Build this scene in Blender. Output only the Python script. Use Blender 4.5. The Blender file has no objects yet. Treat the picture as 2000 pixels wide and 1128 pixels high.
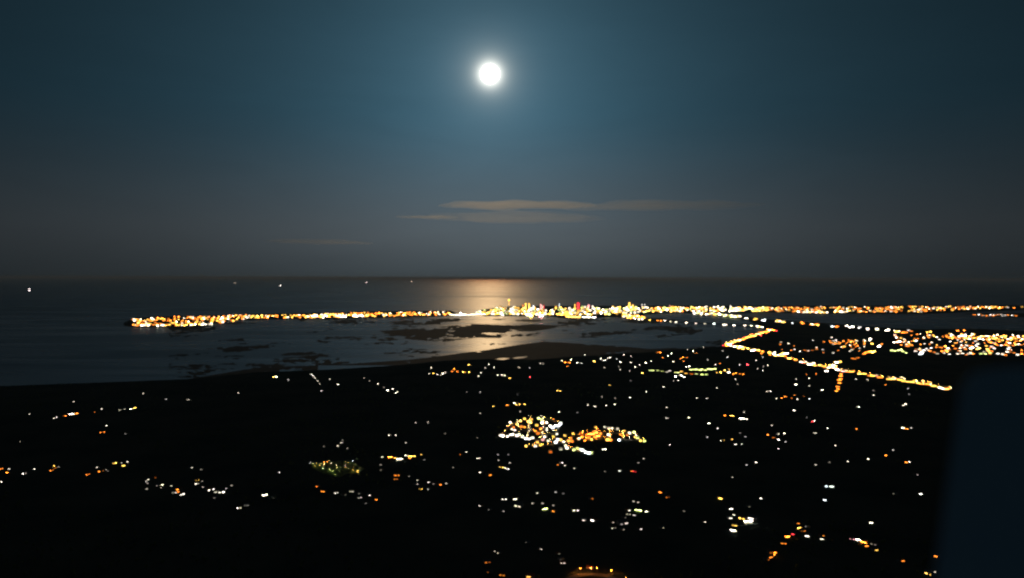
import bpy, bmesh, math, random
from mathutils import Vector, Matrix, noise

random.seed(11)
SC = bpy.context.scene
COL = SC.collection

# ------------------------------------------------------------------ camera
PW, PH, F = 2000.0, 1128.0, 1450.0        # photograph size and focal length in its pixels
ALT = 600.0
PITCH, ROLL = math.radians(0.83), math.radians(0.16)
cam_d = bpy.data.cameras.new('camera')
cam = bpy.data.objects.new('camera', cam_d)
COL.objects.link(cam)
CAM_ROT = (Matrix.Rotation(math.radians(90) - PITCH, 4, 'X') @ Matrix.Rotation(ROLL, 4, 'Z'))
cam.matrix_world = Matrix.Translation((0, 0, ALT)) @ CAM_ROT
cam_d.sensor_width = 36.0
cam_d.lens = 36.0 * F / PW
cam_d.clip_start = 0.05
cam_d.clip_end = 1500000.0
cam_d.dof.use_dof = True
cam_d.dof.focus_distance = 6.8
cam_d.dof.aperture_fstop = 1.55
SC.camera = cam

def ray(x, y):
    v = Vector(((x - PW / 2) / F, -(y - PH / 2) / F, -1.0))
    return (CAM_ROT.to_3x3() @ v).normalized()

def G(x, y, z=0.0):
    r = ray(x, y)
    t = (z - ALT) / r.z
    return Vector((r.x * t, r.y * t, z))

# ------------------------------------------------------------------ sky
MOON = ray(957, 145)
world = bpy.data.worlds.new('World')
SC.world = world
world.use_nodes = True
nt = world.node_tree
nt.nodes.clear()
N, Lk = nt.nodes.new, nt.links.new

def mth(op, a, b=None, c=None, clamp=False):
    n = N('ShaderNodeMath'); n.operation = op; n.use_clamp = clamp
    for i, v in enumerate((a, b, c)):
        if v is None: continue
        if isinstance(v, (int, float)): n.inputs[i].default_value = v
        else: Lk(v, n.inputs[i])
    return n.outputs[0]

def vscale(col, s):
    n = N('ShaderNodeVectorMath'); n.operation = 'SCALE'
    if isinstance(col, tuple): n.inputs[0].default_value = col
    else: Lk(col, n.inputs[0])
    Lk(s, n.inputs['Scale']); return n.outputs[0]

def vadd(a, b):
    n = N('ShaderNodeVectorMath'); n.operation = 'ADD'
    for i, v in enumerate((a, b)):
        if isinstance(v, tuple): n.inputs[i].default_value = v
        else: Lk(v, n.inputs[i])
    return n.outputs[0]

tc = N('ShaderNodeTexCoord')
dt = N('ShaderNodeVectorMath'); dt.operation = 'DOT_PRODUCT'
Lk(tc.outputs['Generated'], dt.inputs[0]); dt.inputs[1].default_value = MOON
theta = mth('MULTIPLY', mth('ARCCOSINE', mth('MINIMUM', dt.outputs['Value'], 0.9999999)), 57.2958)
sep = N('ShaderNodeSeparateXYZ'); Lk(tc.outputs['Generated'], sep.inputs[0])
elev = mth('MULTIPLY', mth('ARCSINE', sep.outputs['Z']), 57.2958)
ramp = N('ShaderNodeMapRange'); ramp.interpolation_type = 'SMOOTHSTEP'
Lk(elev, ramp.inputs['Value'])
ramp.inputs['From Min'].default_value = -1.5; ramp.inputs['From Max'].default_value = 13.0
tint = N('ShaderNodeMix'); tint.data_type = 'RGBA'
Lk(ramp.outputs[0], tint.inputs['Factor'])
low = N('ShaderNodeMapRange'); low.interpolation_type = 'SMOOTHSTEP'
Lk(elev, low.inputs['Value'])
low.inputs['From Min'].default_value = -1.0; low.inputs['From Max'].default_value = 4.4
base = N('ShaderNodeMix'); base.data_type = 'RGBA'
Lk(low.outputs[0], base.inputs['Factor'])
base.inputs['A'].default_value = (0.118, 0.155, 0.178, 1)   # thick air right at the sea horizon
base.inputs['B'].default_value = (0.235, 0.262, 0.280, 1)   # dusty moonlit air over it
Lk(base.outputs['Result'], tint.inputs['A'])
tint.inputs['B'].default_value = (0.062, 0.160, 0.230, 1)   # clear night air above
fall = mth('EXPONENT', mth('DIVIDE', theta, -13.0))
def gl(k, s): return mth('MULTIPLY', mth('EXPONENT', mth('DIVIDE', theta, -s)), k)
zen = N('ShaderNodeMapRange'); zen.interpolation_type = 'SMOOTHSTEP'; Lk(elev, zen.inputs['Value'])     # the sky darkens towards the zenith
zen.inputs['From Min'].default_value = 9.0; zen.inputs['From Max'].default_value = 32.0; zen.inputs['To Min'].default_value = 1.0; zen.inputs['To Max'].default_value = 0.52
sky = vscale(vscale(tint.outputs['Result'], mth('ADD', fall, 0.068)), zen.outputs[0])
sky = vadd(sky, vscale((1.0, 0.95, 0.80), gl(0.55, 0.95)))
sky = vadd(sky, vscale((1.0, 0.97, 0.86), gl(9.0, 0.30)))
sky = vadd(sky, vscale((0.9, 0.95, 0.85), gl(0.035, 3.4)))
cmap = N('ShaderNodeMapping'); cmap.inputs['Scale'].default_value = (5, 5, 22); Lk(tc.outputs['Generated'], cmap.inputs['Vector'])
cn = N('ShaderNodeTexNoise'); cn.inputs['Scale'].default_value = 1.0; cn.inputs['Detail'].default_value = 7; cn.inputs['Roughness'].default_value = .6; cn.inputs['Distortion'].default_value = .7
Lk(cmap.outputs[0], cn.inputs['Vector'])
sky = vscale(sky, mth('MULTIPLY_ADD', cn.outputs['Fac'], .16, .92))   # uneven high haze
bg = N('ShaderNodeBackground'); bg.inputs['Strength'].default_value = 1.0
Lk(sky, bg.inputs['Color'])
wo = N('ShaderNodeOutputWorld'); Lk(bg.outputs[0], wo.inputs['Surface'])

# ------------------------------------------------------------------ moonlight (the one sun lamp)
sl = bpy.data.lights.new('moonlight', 'SUN')
sl.energy = 0.112
sl.angle = math.radians(0.6)
sl.color = (1.0, 0.67, 0.33)
so = bpy.data.objects.new('moonlight', sl)
COL.objects.link(so)
so.rotation_euler = (-MOON).to_track_quat('-Z', 'Y').to_euler()

SC.render.engine = 'CYCLES'
SC.view_settings.view_transform = 'Standard'
SC.view_settings.look = 'None'
SC.view_settings.exposure = 0.0
SC.view_settings.gamma = 1.0
SC.view_settings.use_curve_mapping = False
SC.cycles.use_denoising = True
SC.cycles.max_bounces = 6
SC.cycles.diffuse_bounces = 2
SC.cycles.glossy_bounces = 3
SC.cycles.volume_bounces = 1
SC.cycles.sample_clamp_indirect = 4.0
SC.cycles.sample_clamp_direct = 60.0
SC.cycles.use_light_tree = True
SC.cycles.use_adaptive_sampling = False

# ------------------------------------------------------------------ materials
def mat(name):
    m = bpy.data.materials.new(name); m.use_nodes = True
    return m, m.node_tree, m.node_tree.nodes['Principled BSDF']

def noisy(name, c1, c2, scale, rough=0.9, detail=5, spec=0.3, coord='Object', bump=0):
    m, t, p = mat(name)
    tcn = t.nodes.new('ShaderNodeTexCoord')
    nz = t.nodes.new('ShaderNodeTexNoise'); nz.inputs['Scale'].default_value = scale; nz.inputs['Detail'].default_value = detail
    cr = t.nodes.new('ShaderNodeValToRGB')
    cr.color_ramp.elements[0].position = .35; cr.color_ramp.elements[1].position = .65
    cr.color_ramp.elements[0].color = (*c1, 1); cr.color_ramp.elements[1].color = (*c2, 1)
    t.links.new(tcn.outputs[coord], nz.inputs['Vector'])
    t.links.new(nz.outputs['Fac'], cr.inputs['Fac'])
    t.links.new(cr.outputs['Color'], p.inputs['Base Color'])
    p.inputs['Roughness'].default_value = rough
    p.inputs['Specular IOR Level'].default_value = spec
    if bump:
        b = t.nodes.new('ShaderNodeBump'); b.inputs['Strength'].default_value = bump; b.inputs['Distance'].default_value = 0.02
        t.links.new(nz.outputs['Fac'], b.inputs['Height']); t.links.new(b.outputs[0], p.inputs['Normal'])
    return m

M = {}
M['field'] = noisy('dark_fields', (.022, .040, .040), (.052, .066, .060), .004, 1.0, 8, 0)
M['shoreland'] = noisy('shore_scrub', (.030, .045, .035), (.06, .068, .055), .01, 1.0, 6, 0)
M['asphalt'] = noisy('asphalt', (.04, .04, .042), (.065, .063, .06), .05, .85)
M['paving'] = noisy('town_paving', (.20, .18, .16), (.34, .31, .27), .03, .85)
M['grass'] = noisy('park_grass', (.05, .12, .025), (.12, .19, .05), .06, .95, 6, .1)
M['plaster'] = noisy('plaster', (.32, .30, .27), (.45, .42, .37), .4, .9)
M['concrete'] = noisy('concrete', (.22, .22, .21), (.34, .33, .31), .15, .9)
M['roof_tile'] = noisy('roof_tile', (.16, .07, .045), (.25, .11, .07), .8, .9)
M['roof_grey'] = noisy('roof_sheet', (.12, .12, .13), (.22, .22, .22), .5, .6)
M['wood'] = noisy('door_wood', (.08, .045, .025), (.14, .08, .045), 1.5, .7)
M['steel'] = noisy('galvanised_steel', (.25, .26, .27), (.38, .38, .39), 1.0, .5)
M['bark'] = noisy('bark', (.05, .035, .022), (.10, .07, .045), 2.0, .95)
M['leaf'] = noisy('leaves', (.035, .08, .018), (.10, .15, .035), .5, .9)
M['hull'] = noisy('ship_hull', (.05, .06, .08), (.10, .10, .12), .05, .6)
M['cabin_blue'] = noisy('cabin_fabric', (.72, .82, .95), (.78, .88, .97), 90.0, .9, 4, .1)

def water(name, r0, r1, scale, col):
    m, t, p = mat(name)
    tcn = t.nodes.new('ShaderNodeTexCoord')
    mp = t.nodes.new('ShaderNodeMapping'); mp.inputs['Scale'].default_value = (.45, 1.5, 1.0)
    nz = t.nodes.new('ShaderNodeTexNoise'); nz.inputs['Scale'].default_value = scale; nz.inputs['Detail'].default_value = 6; nz.inputs['Distortion'].default_value = .8
    mr = t.nodes.new('ShaderNodeMapRange')
    mr.inputs['From Min'].default_value = .35; mr.inputs['From Max'].default_value = .65
    mr.inputs['To Min'].default_value = r0; mr.inputs['To Max'].default_value = r1
    t.links.new(tcn.outputs['Object'], mp.inputs['Vector']); t.links.new(mp.outputs[0], nz.inputs['Vector'])
    # the open sea is choppier than the sheltered bay
    sx = t.nodes.new('ShaderNodeSeparateXYZ'); t.links.new(tcn.outputs['Object'], sx.inputs[0])
    op = t.nodes.new('ShaderNodeMapRange'); op.interpolation_type = 'SMOOTHSTEP'; t.links.new(sx.outputs['Y'], op.inputs['Value'])
    op.inputs['From Min'].default_value = 9500; op.inputs['From Max'].default_value = 15000; op.inputs['To Max'].default_value = .04
    ad = t.nodes.new('ShaderNodeMath'); t.links.new(mr.outputs[0], ad.inputs[0]); t.links.new(op.outputs[0], ad.inputs[1])
    t.links.new(nz.outputs['Fac'], mr.inputs['Value']); t.links.new(ad.outputs[0], p.inputs['Roughness'])
    p.inputs['Base Color'].default_value = (*col, 1)
    p.inputs['IOR'].default_value = 1.36
    return m
M['sea'] = water('sea_water', .22, .33, .0011, (.001, .030, .095))
M['mud'] = noisy('wet_mud', (.026, .040, .048), (.046, .060, .066), .003, .78, 8, .055)

def glow(name, attr=None):
    m = bpy.data.materials.new(name); m.use_nodes = True
    t = m.node_tree; t.nodes.clear()
    e = t.nodes.new('ShaderNodeEmission'); o = t.nodes.new('ShaderNodeOutputMaterial')
    mul = t.nodes.new('ShaderNodeMath'); mul.operation = 'MULTIPLY'; mul.inputs[1].default_value = 1000.0
    if attr:
        a = t.nodes.new('ShaderNodeAttribute'); a.attribute_name = attr
        t.links.new(a.outputs['Color'], e.inputs['Color']); t.links.new(a.outputs['Alpha'], mul.inputs[0])
    else:
        a = t.nodes.new('ShaderNodeObjectInfo')
        t.links.new(a.outputs['Color'], e.inputs['Color']); t.links.new(a.outputs['Alpha'], mul.inputs[0])
    t.links.new(mul.outputs[0], e.inputs['Strength']); t.links.new(e.outputs[0], o.inputs['Surface'])
    return m
M['lit'] = glow('lit_glass')
M['lit_mass'] = glow('lit_glass_mass', 'glow')

# ------------------------------------------------------------------ mesh helpers
BOXF = [(0, 3, 2, 1), (4, 5, 6, 7), (0, 1, 5, 4), (1, 2, 6, 5), (2, 3, 7, 6), (3, 0, 4, 7)]
class MB:
    def __init__(s): s.v, s.f, s.mi = [], [], []
    def add(s, vs, fs, mi=0):
        n = len(s.v); s.v += [tuple(v) for v in vs]; s.f += [tuple(i + n for i in f) for f in fs]; s.mi += [mi] * len(fs)
    def box(s, x0, x1, y0, y1, z0, z1, mi=0):
        s.add([(x0, y0, z0), (x1, y0, z0), (x1, y1, z0), (x0, y1, z0), (x0, y0, z1), (x1, y0, z1), (x1, y1, z1), (x0, y1, z1)], BOXF, mi); return s
    def lathe(s, prof, n=8, cx=0, cy=0, mi=0):
        vs = [(cx + r * math.cos(2 * math.pi * k / n), cy + r * math.sin(2 * math.pi * k / n), z) for r, z in prof for k in range(n)]
        fs = [(i * n + k, i * n + (k + 1) % n, (i + 1) * n + (k + 1) % n, (i + 1) * n + k) for i in range(len(prof) - 1) for k in range(n)]
        fs += [tuple(range(n - 1, -1, -1)), tuple((len(prof) - 1) * n + k for k in range(n))]
        s.add(vs, fs, mi); return s
    def mesh(s, name, *mats):
        me = bpy.data.meshes.new(name); me.from_pydata(s.v, [], s.f)
        for m in mats: me.materials.append(m)
        if len(mats) > 1: me.polygons.foreach_set('material_index', s.mi)
        me.update(); return me

def link(name, me, parent=None):
    o = bpy.data.objects.new(name, me); COL.objects.link(o)
    if parent: o.parent = parent
    return o
def tag(o, label=None, cat=None, group=None, kind=None):
    if label: o['label'] = label
    if cat: o['category'] = cat
    if group: o['group'] = group
    if kind: o['kind'] = kind
    return o

# ------------------------------------------------------------------ water and land
def sheet(name, pts, z, m, skirt=0.0, kind='structure'):
    bm = bmesh.new()
    vs = [bm.verts.new((p.x, p.y, z)) for p in pts]
    f = bm.faces.new(vs)
    if f.normal.z == 0: f.normal_update()
    if f.normal.z < 0: f.normal_flip()
    if skirt:
        n = len(vs); lo = [bm.verts.new((p.x, p.y, z - skirt)) for p in pts]
        for i in range(n): bm.faces.new((vs[i], vs[(i + 1) % n], lo[(i + 1) % n], lo[i]))
    bmesh.ops.triangulate(bm, faces=[f])
    me = bpy.data.meshes.new(name); bm.to_mesh(me); bm.free(); me.materials.append(m)
    o = link(name, me); o['kind'] = kind
    return o

def wobble(px, step=14, amp=.6, seed=0.0, closed=True):
    """break a coast traced as pixel points into an uneven line"""
    out = []
    n = len(px)
    for i in range(n if closed else n - 1):
        (x0, y0), (x1, y1) = px[i], px[(i + 1) % n]
        k = max(1, int(math.hypot(x1 - x0, y1 - y0) / step))
        for j in range(k):
            t = j / k
            x = x0 + (x1 - x0) * t; y = y0 + (y1 - y0) * t
            out.append((x + amp * 4 * noise.noise((x * .05, y * .3, seed)) + amp * 2 * noise.noise((x * .33, y * .9, seed + 2)), y + amp * noise.noise((x * .09, y * .2, seed + 5)) + amp * .55 * noise.noise((x * .31, y * .5, seed + 8))))
    if not closed: out.append(px[-1])
    return out

R = 300000.0
mb = MB()
mb.v = [(0, 0, 0)]
rings = [1500, 4000, 8000, 14000, 25000, 50000, 95000, 170000, R]
nseg = 180
for r in rings:
    mb.v += [(r * math.cos(2 * math.pi * k / nseg), r * math.sin(2 * math.pi * k / nseg), 0) for k in range(nseg)]
mb.f += [(0, 1 + k, 1 + (k + 1) % nseg) for k in range(nseg)]
for i in range(len(rings) - 1):
    a, b = 1 + i * nseg, 1 + (i + 1) * nseg
    mb.f += [(a + k, b + k, b + (k + 1) % nseg, a + (k + 1) % nseg) for k in range(nseg)]
sea = link('sea', mb.mesh('sea', M['sea'])); sea['kind'] = 'structure'

shore = [(-900, 800), (-300, 765), (0, 753), (200, 746), (380, 739), (500, 726), (640, 721), (780, 712), (870, 703), (960, 700), (1040, 702),
         (1100, 697), (1180, 692), (1270, 686), (1350, 680), (1405, 676), (1440, 664), (1490, 650), (1508, 643), (1485, 637), (1462, 625), (1500, 622.5),
         (1600, 629), (1700, 637), (1800, 642), (1900, 641), (2000, 645), (2400, 652)]
pts = [G(*p) for p in wobble(shore, 12, .45, 1.0, False)] + [Vector((9000, 5000, 0)), Vector((9000, -3000, 0)), Vector((-9000, -3000, 0)), Vector((-9000, 2600, 0))]
sheet('terrain', pts, 1.5, M['field'], 3)
spit = [(240, 630), (262, 620), (300, 617.5), (430, 614.5), (470, 613), (600, 610.5), (700, 607.5), (880, 605.5), (893, 611), (885, 615), (850, 617),
        (700, 620.5), (600, 621.5), (470, 623), (440, 627), (400, 633), (330, 638), (270, 638), (243, 635)]
sheet('spit_land', [G(*p) for p in wobble(spit, 12, .4, 2.0)], 1.5, M['shoreland'], 3)
cityp = [(926, 608), (945, 603), (980, 598.5), (1050, 596.5), (1250, 595.5), (1500, 595.5), (1800, 595), (2000, 595), (2700, 595), (2700, 604), (2000, 604.5), (1900, 608), (1800, 612),
         (1700, 611.5), (1600, 611.5), (1500, 609), (1440, 611), (1380, 610), (1300, 610), (1260, 613), (1230, 617), (1200, 618), (1150, 620), (1100, 620), (1080, 616.5),
         (1000, 616), (950, 616), (930, 613)]
sheet('city_land', [G(*p) for p in wobble(cityp, 12, .35, 3.0)], 1.5, M['shoreland'], 3)
sheet('far_marsh', [G(*p) for p in wobble([(1880, 611), (2500, 609), (2500, 619), (1960, 618)], 16, .5, 4.0)], 1.5, M['shoreland'], 3)

def offset_path(px, w):
    P = [G(*p) for p in px]; L, Rr = [], []
    for i, p in enumerate(P):
        d = (P[min(i + 1, len(P) - 1)] - P[max(i - 1, 0)]).normalized()
        nrm = Vector((-d.y, d.x, 0)); L.append(p + nrm * w); Rr.append(p - nrm * w)
    return L + Rr[::-1]
PATH_D = [(1190, 615.5), (1225, 619), (1260, 622.5), (1300, 626), (1350, 629), (1400, 631.5), (1450, 634.5), (1480, 637.5), (1502, 640.5)]
PATH_E = [(1345, 608), (1400, 612.5), (1435, 617), (1470, 622), (1500, 625.5), (1550, 629.5), (1600, 633), (1650, 637), (1700, 642), (1760, 648.5), (1800, 652), (1880, 655), (1960, 657), (2100, 662)]
PATH_Z = [(1507, 643), (1490, 648.5), (1465, 656.5), (1440, 664.5), (1414, 673)]
PATH_F = [(1416, 673), (1440, 677), (1480, 684), (1520, 693), (1560, 703), (1585, 709.5), (1620, 716), (1660, 724), (1700, 732), (1740, 739), (1800, 748), (1855, 759), (1960, 778), (2100, 800)]
PATH_S = [(1643, 722), (1641, 735), (1638, 750), (1635, 764)]
sheet('causeway_land', offset_path(PATH_D, 70), 1.6, M['shoreland'], 3)
sheet('isthmus_land', offset_path(PATH_E[:6], 170), 1.65, M['shoreland'], 3)
for nm, p, w in (('road', PATH_D, 9), ('road', PATH_E, 12), ('road', PATH_Z, 14), ('road', PATH_F, 16), ('road', PATH_S, 8)):
    sheet(nm, offset_path(p, w), 1.95, M['asphalt'])
def inpoly(x, y, poly):
    r = False
    for i in range(len(poly)):
        (x0, y0), (x1, y1) = poly[i], poly[i - 1]
        if (y0 > y) != (y1 > y) and x < (x1 - x0) * (y - y0) / (y1 - y0) + x0: r = not r
    return r
NEAR_MUD = [(330, 745), (480, 720), (560, 714), (640, 712), (700, 708), (800, 701), (860, 694), (905, 687.5), (945, 683), (985, 676.5), (1020, 671), (1060, 666), (1090, 667),
            (1150, 671), (1200, 674), (1270, 680), (1350, 676.5), (1398, 674), (1405, 690), (1270, 700), (1100, 710), (870, 715), (640, 735), (400, 752)]
BAY_MUD = [(740, 645), (850, 638), (900, 633), (920, 631), (960, 632.5), (1010, 634), (1040, 632), (1095, 634.5), (1080, 640), (1040, 646), (1000, 645), (986, 649.5), (950, 648),
           (937, 649.5), (950, 652), (985, 655), (975, 659), (930, 658), (900, 662), (870, 666), (830, 664), (790, 660), (820, 652), (770, 655)]
SMALL = [[(958, 622), (975, 621.3), (992, 622), (975, 624)], [(1000, 624), (1030, 622.5), (1065, 624), (1050, 627), (1015, 626.5)], [(840, 622), (885, 620), (907, 621), (895, 626), (850, 629)]]
def mud_field(x, y):
    n = noise.fractal(Vector((x * .011 + y * .02, y * .085, 3.7)), 1.0, 2.1, 5) + .5 * noise.noise(Vector((x * .09, y * .45, 1.2)))
    if inpoly(x, y, NEAR_MUD): return n + .62
    if inpoly(x, y, BAY_MUD): return n + .36
    if any(inpoly(x, y, q) for q in SMALL): return n + .35
    edge = .12 if x < 860 or x > 1090 else -.25
    return n - .42 + edge
mb = MB(); idx = {}
DX, DY = 2.6, .62
def vert(i, j):
    k = (i, j)
    if k not in idx:
        p = G(330 + i * DX, 619 + j * DY, .35); idx[k] = len(mb.v); mb.v.append(tuple(p))
    return idx[k]
for j in range(int((752 - 619) / DY)):
    for i in range(int((1410 - 330) / DX)):
        x, y = 330 + (i + .5) * DX, 619 + (j + .5) * DY
        if y > 712 and x > 620: continue
        if mud_field(x, y) > 0: mb.f.append((vert(i, j), vert(i, j + 1), vert(i + 1, j + 1), vert(i + 1, j)))
o = link('mudflat', mb.mesh('mudflat', M['mud'])); o['kind'] = 'structure'
for q in ([(1000, 698.5), (1012, 696), (1032, 695), (1024, 698), (1008, 700)], [(968, 700), (985, 698), (996, 699), (982, 702)]):
    o = sheet('tidal_pool', [G(*p) for p in wobble(q, 5, .4, q[0][0])], 1.9, M['sea'])

hm = bpy.data.materials.new('night_air'); hm.use_nodes = True; t = hm.node_tree; t.nodes.clear()
pv = t.nodes.new('ShaderNodeVolumePrincipled'); ho = t.nodes.new('ShaderNodeOutputMaterial')
pv.inputs['Color'].default_value = (.50, .76, 1.0, 1); pv.inputs['Absorption Color'].default_value = (.6, .4, 0, 1)
pv.inputs['Density'].default_value = 1.1e-5; pv.inputs['Anisotropy'].default_value = .35
t.links.new(pv.outputs[0], ho.inputs['Volume'])
hz_ = link('haze', MB().box(-310000, 310000, -310000, 310000, -3, 660).mesh('haze', hm)); hz_['kind'] = 'stuff'; hz_['label'] = 'thin blue night haze over land and sea'; hz_['category'] = 'haze'

# ------------------------------------------------------------------ lights of the place
RGB = {'W': (1, .90, .70), 'C': (.86, .95, 1), 'Y': (1, .56, .09), 'O': (1, .26, .025), 'R': (1, .05, .06), 'G': (.72, .86, .26), 'P': (1, .42, .42), 'd': (.9, .85, .8)}
CN = {'W': 'white', 'C': 'cool white', 'Y': 'yellow', 'O': 'orange', 'R': 'red', 'G': 'greenish', 'P': 'pink', 'd': 'pale'}
def peak(b): return .048 * 1.55 ** b
def radiance(b, dist, area, spread=8.0):
    return min(990.0, peak(b) * spread * (dist / 742.4) ** 2 / area)
def light_up(o, c, L):
    r, g, b = RGB[c]
    j = .06
    o.color = (min(1, r * random.uniform(1 - j, 1)), g * random.uniform(1 - 2 * j, 1 + j), b * random.uniform(1 - 3 * j, 1 + 2 * j), L / 1000.0)

# ---- house: walls > roof, door, two windows
mb = MB()
W_, D_, H_ = 6.0, 4.0, 3.2
mb.box(-W_, W_, -D_, D_, -1, H_)
mb.add([(-W_, -D_, H_), (-W_, D_, H_), (-W_, 0, H_ + 2.2), (W_, -D_, H_), (W_, D_, H_), (W_, 0, H_ + 2.2)], [(0, 2, 1), (3, 4, 5)])
ME_house = mb.mesh('house', M['plaster'])
mb = MB()
for s in (-1, 1):
    y1 = s * (D_ + .6); z1 = H_ - .33
    vs = [(-W_ - .5, 0, H_ + 2.25), (W_ + .5, 0, H_ + 2.25), (W_ + .5, y1, z1), (-W_ - .5, y1, z1)]
    vs += [(a, b, c + .25) for a, b, c in vs]
    mb.add(vs, BOXF)
ME_roof = [mb.mesh('roof', M['roof_tile']), mb.mesh('roof', M['roof_grey'])]
ME_door = MB().box(-.55, .55, -D_ - .06, -D_ + .05, 0, 2.1).mesh('door', M['wood'])
ME_win = MB().box(-1.7, 1.7, -.07, .05, 0, 1.7).mesh('window', M['lit'])
A_house = 2 * 3.4 * 1.7

CLUS = [(135, 808, 'in a short bright row on the dark plain'), (255, 797, 'beside the short bright row on the dark plain'), (320, 772, 'alone near the dark shore beyond the spit'),
        (200, 840, 'lost in the dark plain'), (50, 918, 'in the string of orange farm lights'), (215, 910, 'at the end of the orange farm lights'), (320, 948, 'in the loose hamlet of white and orange lights'),
        (420, 953, 'in the slanting white row by the hamlet'), (475, 988, 'outside the glowing farmyard'), (518, 966, 'at the lone glowing farmyard'), (540, 735, 'by the shore opposite the lit spit'),
        (620, 745, 'in the lane down to the shore'), (755, 758, 'in the thin line inland of the mudflat'), (880, 724, 'in the lit row behind the mudflat'), (980, 730, 'near the glinting tidal pool'),
        (1000, 788, 'in the amber row beyond the town'), (1110, 706, 'in the glowing yard by the bay shore'), (1200, 703, 'in the pale hamlet along the bay shore'), (1210, 785, 'in the scattered farms behind the town'),
        (815, 830, 'in the fields between town and green-lit park'), (665, 868, 'just behind the green-lit park'), (790, 892, 'in the bright row beside the green-lit park'), (840, 945, 'in the lane off the bright park row'),
        (690, 965, 'in the dotted lane before the green-lit park'), (970, 908, 'at the crossroads beside the town'), (1110, 905, 'on the dark edge of the town'), (1230, 915, 'by the lane leaving the town'),
        (1000, 982, 'in the white-lit hamlet on the town road'), (1090, 985, 'around the greenish yard light'), (1230, 1010, 'in the slanting group of white farm lights'), (1300, 965, 'at the two orange lights'),
        (1000, 1095, 'in the lane to the roundabout'), (1140, 1118, 'beside the orange-lit roundabout'), (1320, 830, 'in the dark fields off the town end'), (1340, 700, 'above the long greenish greenhouse row'),
        (1350, 726, 'around the long greenish greenhouse row'), (1425, 725, 'in the amber yard next to the greenhouses'), (1480, 712, 'in the fields inside the highway bend'), (1440, 815, 'in the bright depot on the dark plain'),
        (1435, 858, 'in the dim hamlet near the depot'), (1515, 855, 'in the mixed hamlet past the depot'), (1540, 772, 'in the rust-coloured village below the highway'), (1700, 760, 'scattered along the highway foot'),
        (1600, 830, 'in the lonely fields below the highway'), (1700, 890, 'in the sparse outer farms'), (1440, 1015, 'at the floodlit farm complex'), (1620, 960, 'with its own yard floodlight'),
        (1550, 1045, 'in the red and orange village'), (1690, 1060, 'in the small orange village street'), (1770, 960, 'behind the cabin panel edge'), (1815, 1105, 'right beside the cabin panel'), (1400, 930, 'alone on the dark plain')]
def cluster(x, y):
    return min(CLUS, key=lambda c: (c[0] - x) ** 2 + (1.6 * (c[1] - y)) ** 2)[2]
def bright(b): return 'dim' if b <= 3 else ('softly lit' if b <= 6 else 'bright')
def face_cam(p, spread):
    return math.atan2(p.x, -p.y) * -1 + 0 if False else math.atan2(-p.x, p.y) + random.uniform(-spread, spread)

ME_dark = MB().box(-1.7, 1.7, -.07, .05, 0, 1.7).mesh('window', M['roof_grey'])
NH = 0
def house(x, y, c, b, where=None):
    global NH
    p = G(x, y, 3.0); p.z = 1.5
    NH += 1
    w = link('house', ME_house); w.location = p
    w.rotation_euler.z = face_cam(p, .6)
    s = random.uniform(.7, .9) + .05 * b + (random.uniform(.1, .5) if b >= 8 else 0) + (.35 if b >= 9 else 0) + (.5 if b >= 10 else 0); w.scale = (s, s, s)
    link('roof', random.choice(ME_roof), w)
    link('door', ME_door, w)
    one = b <= 4
    L = radiance(b, p.length, A_house * s * s * (.6 if one else 1))
    on = random.choice((-3.2, 3.2))
    wide = not one and random.random() < .55          # one wide lit front instead of a pair
    for xx in (-3.2, 3.2):
        lit = xx == on if (one or wide) else True
        o = link('window', ME_win if lit else ME_dark, w); o.location = (xx * random.uniform(.8, 1.1), -D_, random.uniform(.6, 1.2))
        if lit:
            if wide: o.location.x *= .55; o.scale = (random.uniform(1.3, 1.9), 1, random.uniform(.8, 1.2))
            else: o.scale = (random.uniform(.6, 1.3), 1, random.uniform(.7, 1.1))
            light_up(o, c, L * (random.uniform(.9, 1.5) if wide else random.choice((.2, .6, 1.2, 2.0))))
        else: o.location.x = xx * 1.25; o.scale = (.5, 1, .7)
    where = where or cluster(x, y)
    tag(w, f'{bright(b)} house with {CN[c]} ' + ('window ' if one else 'windows ') + where, 'house', f'houses {where}')
    return w

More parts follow.
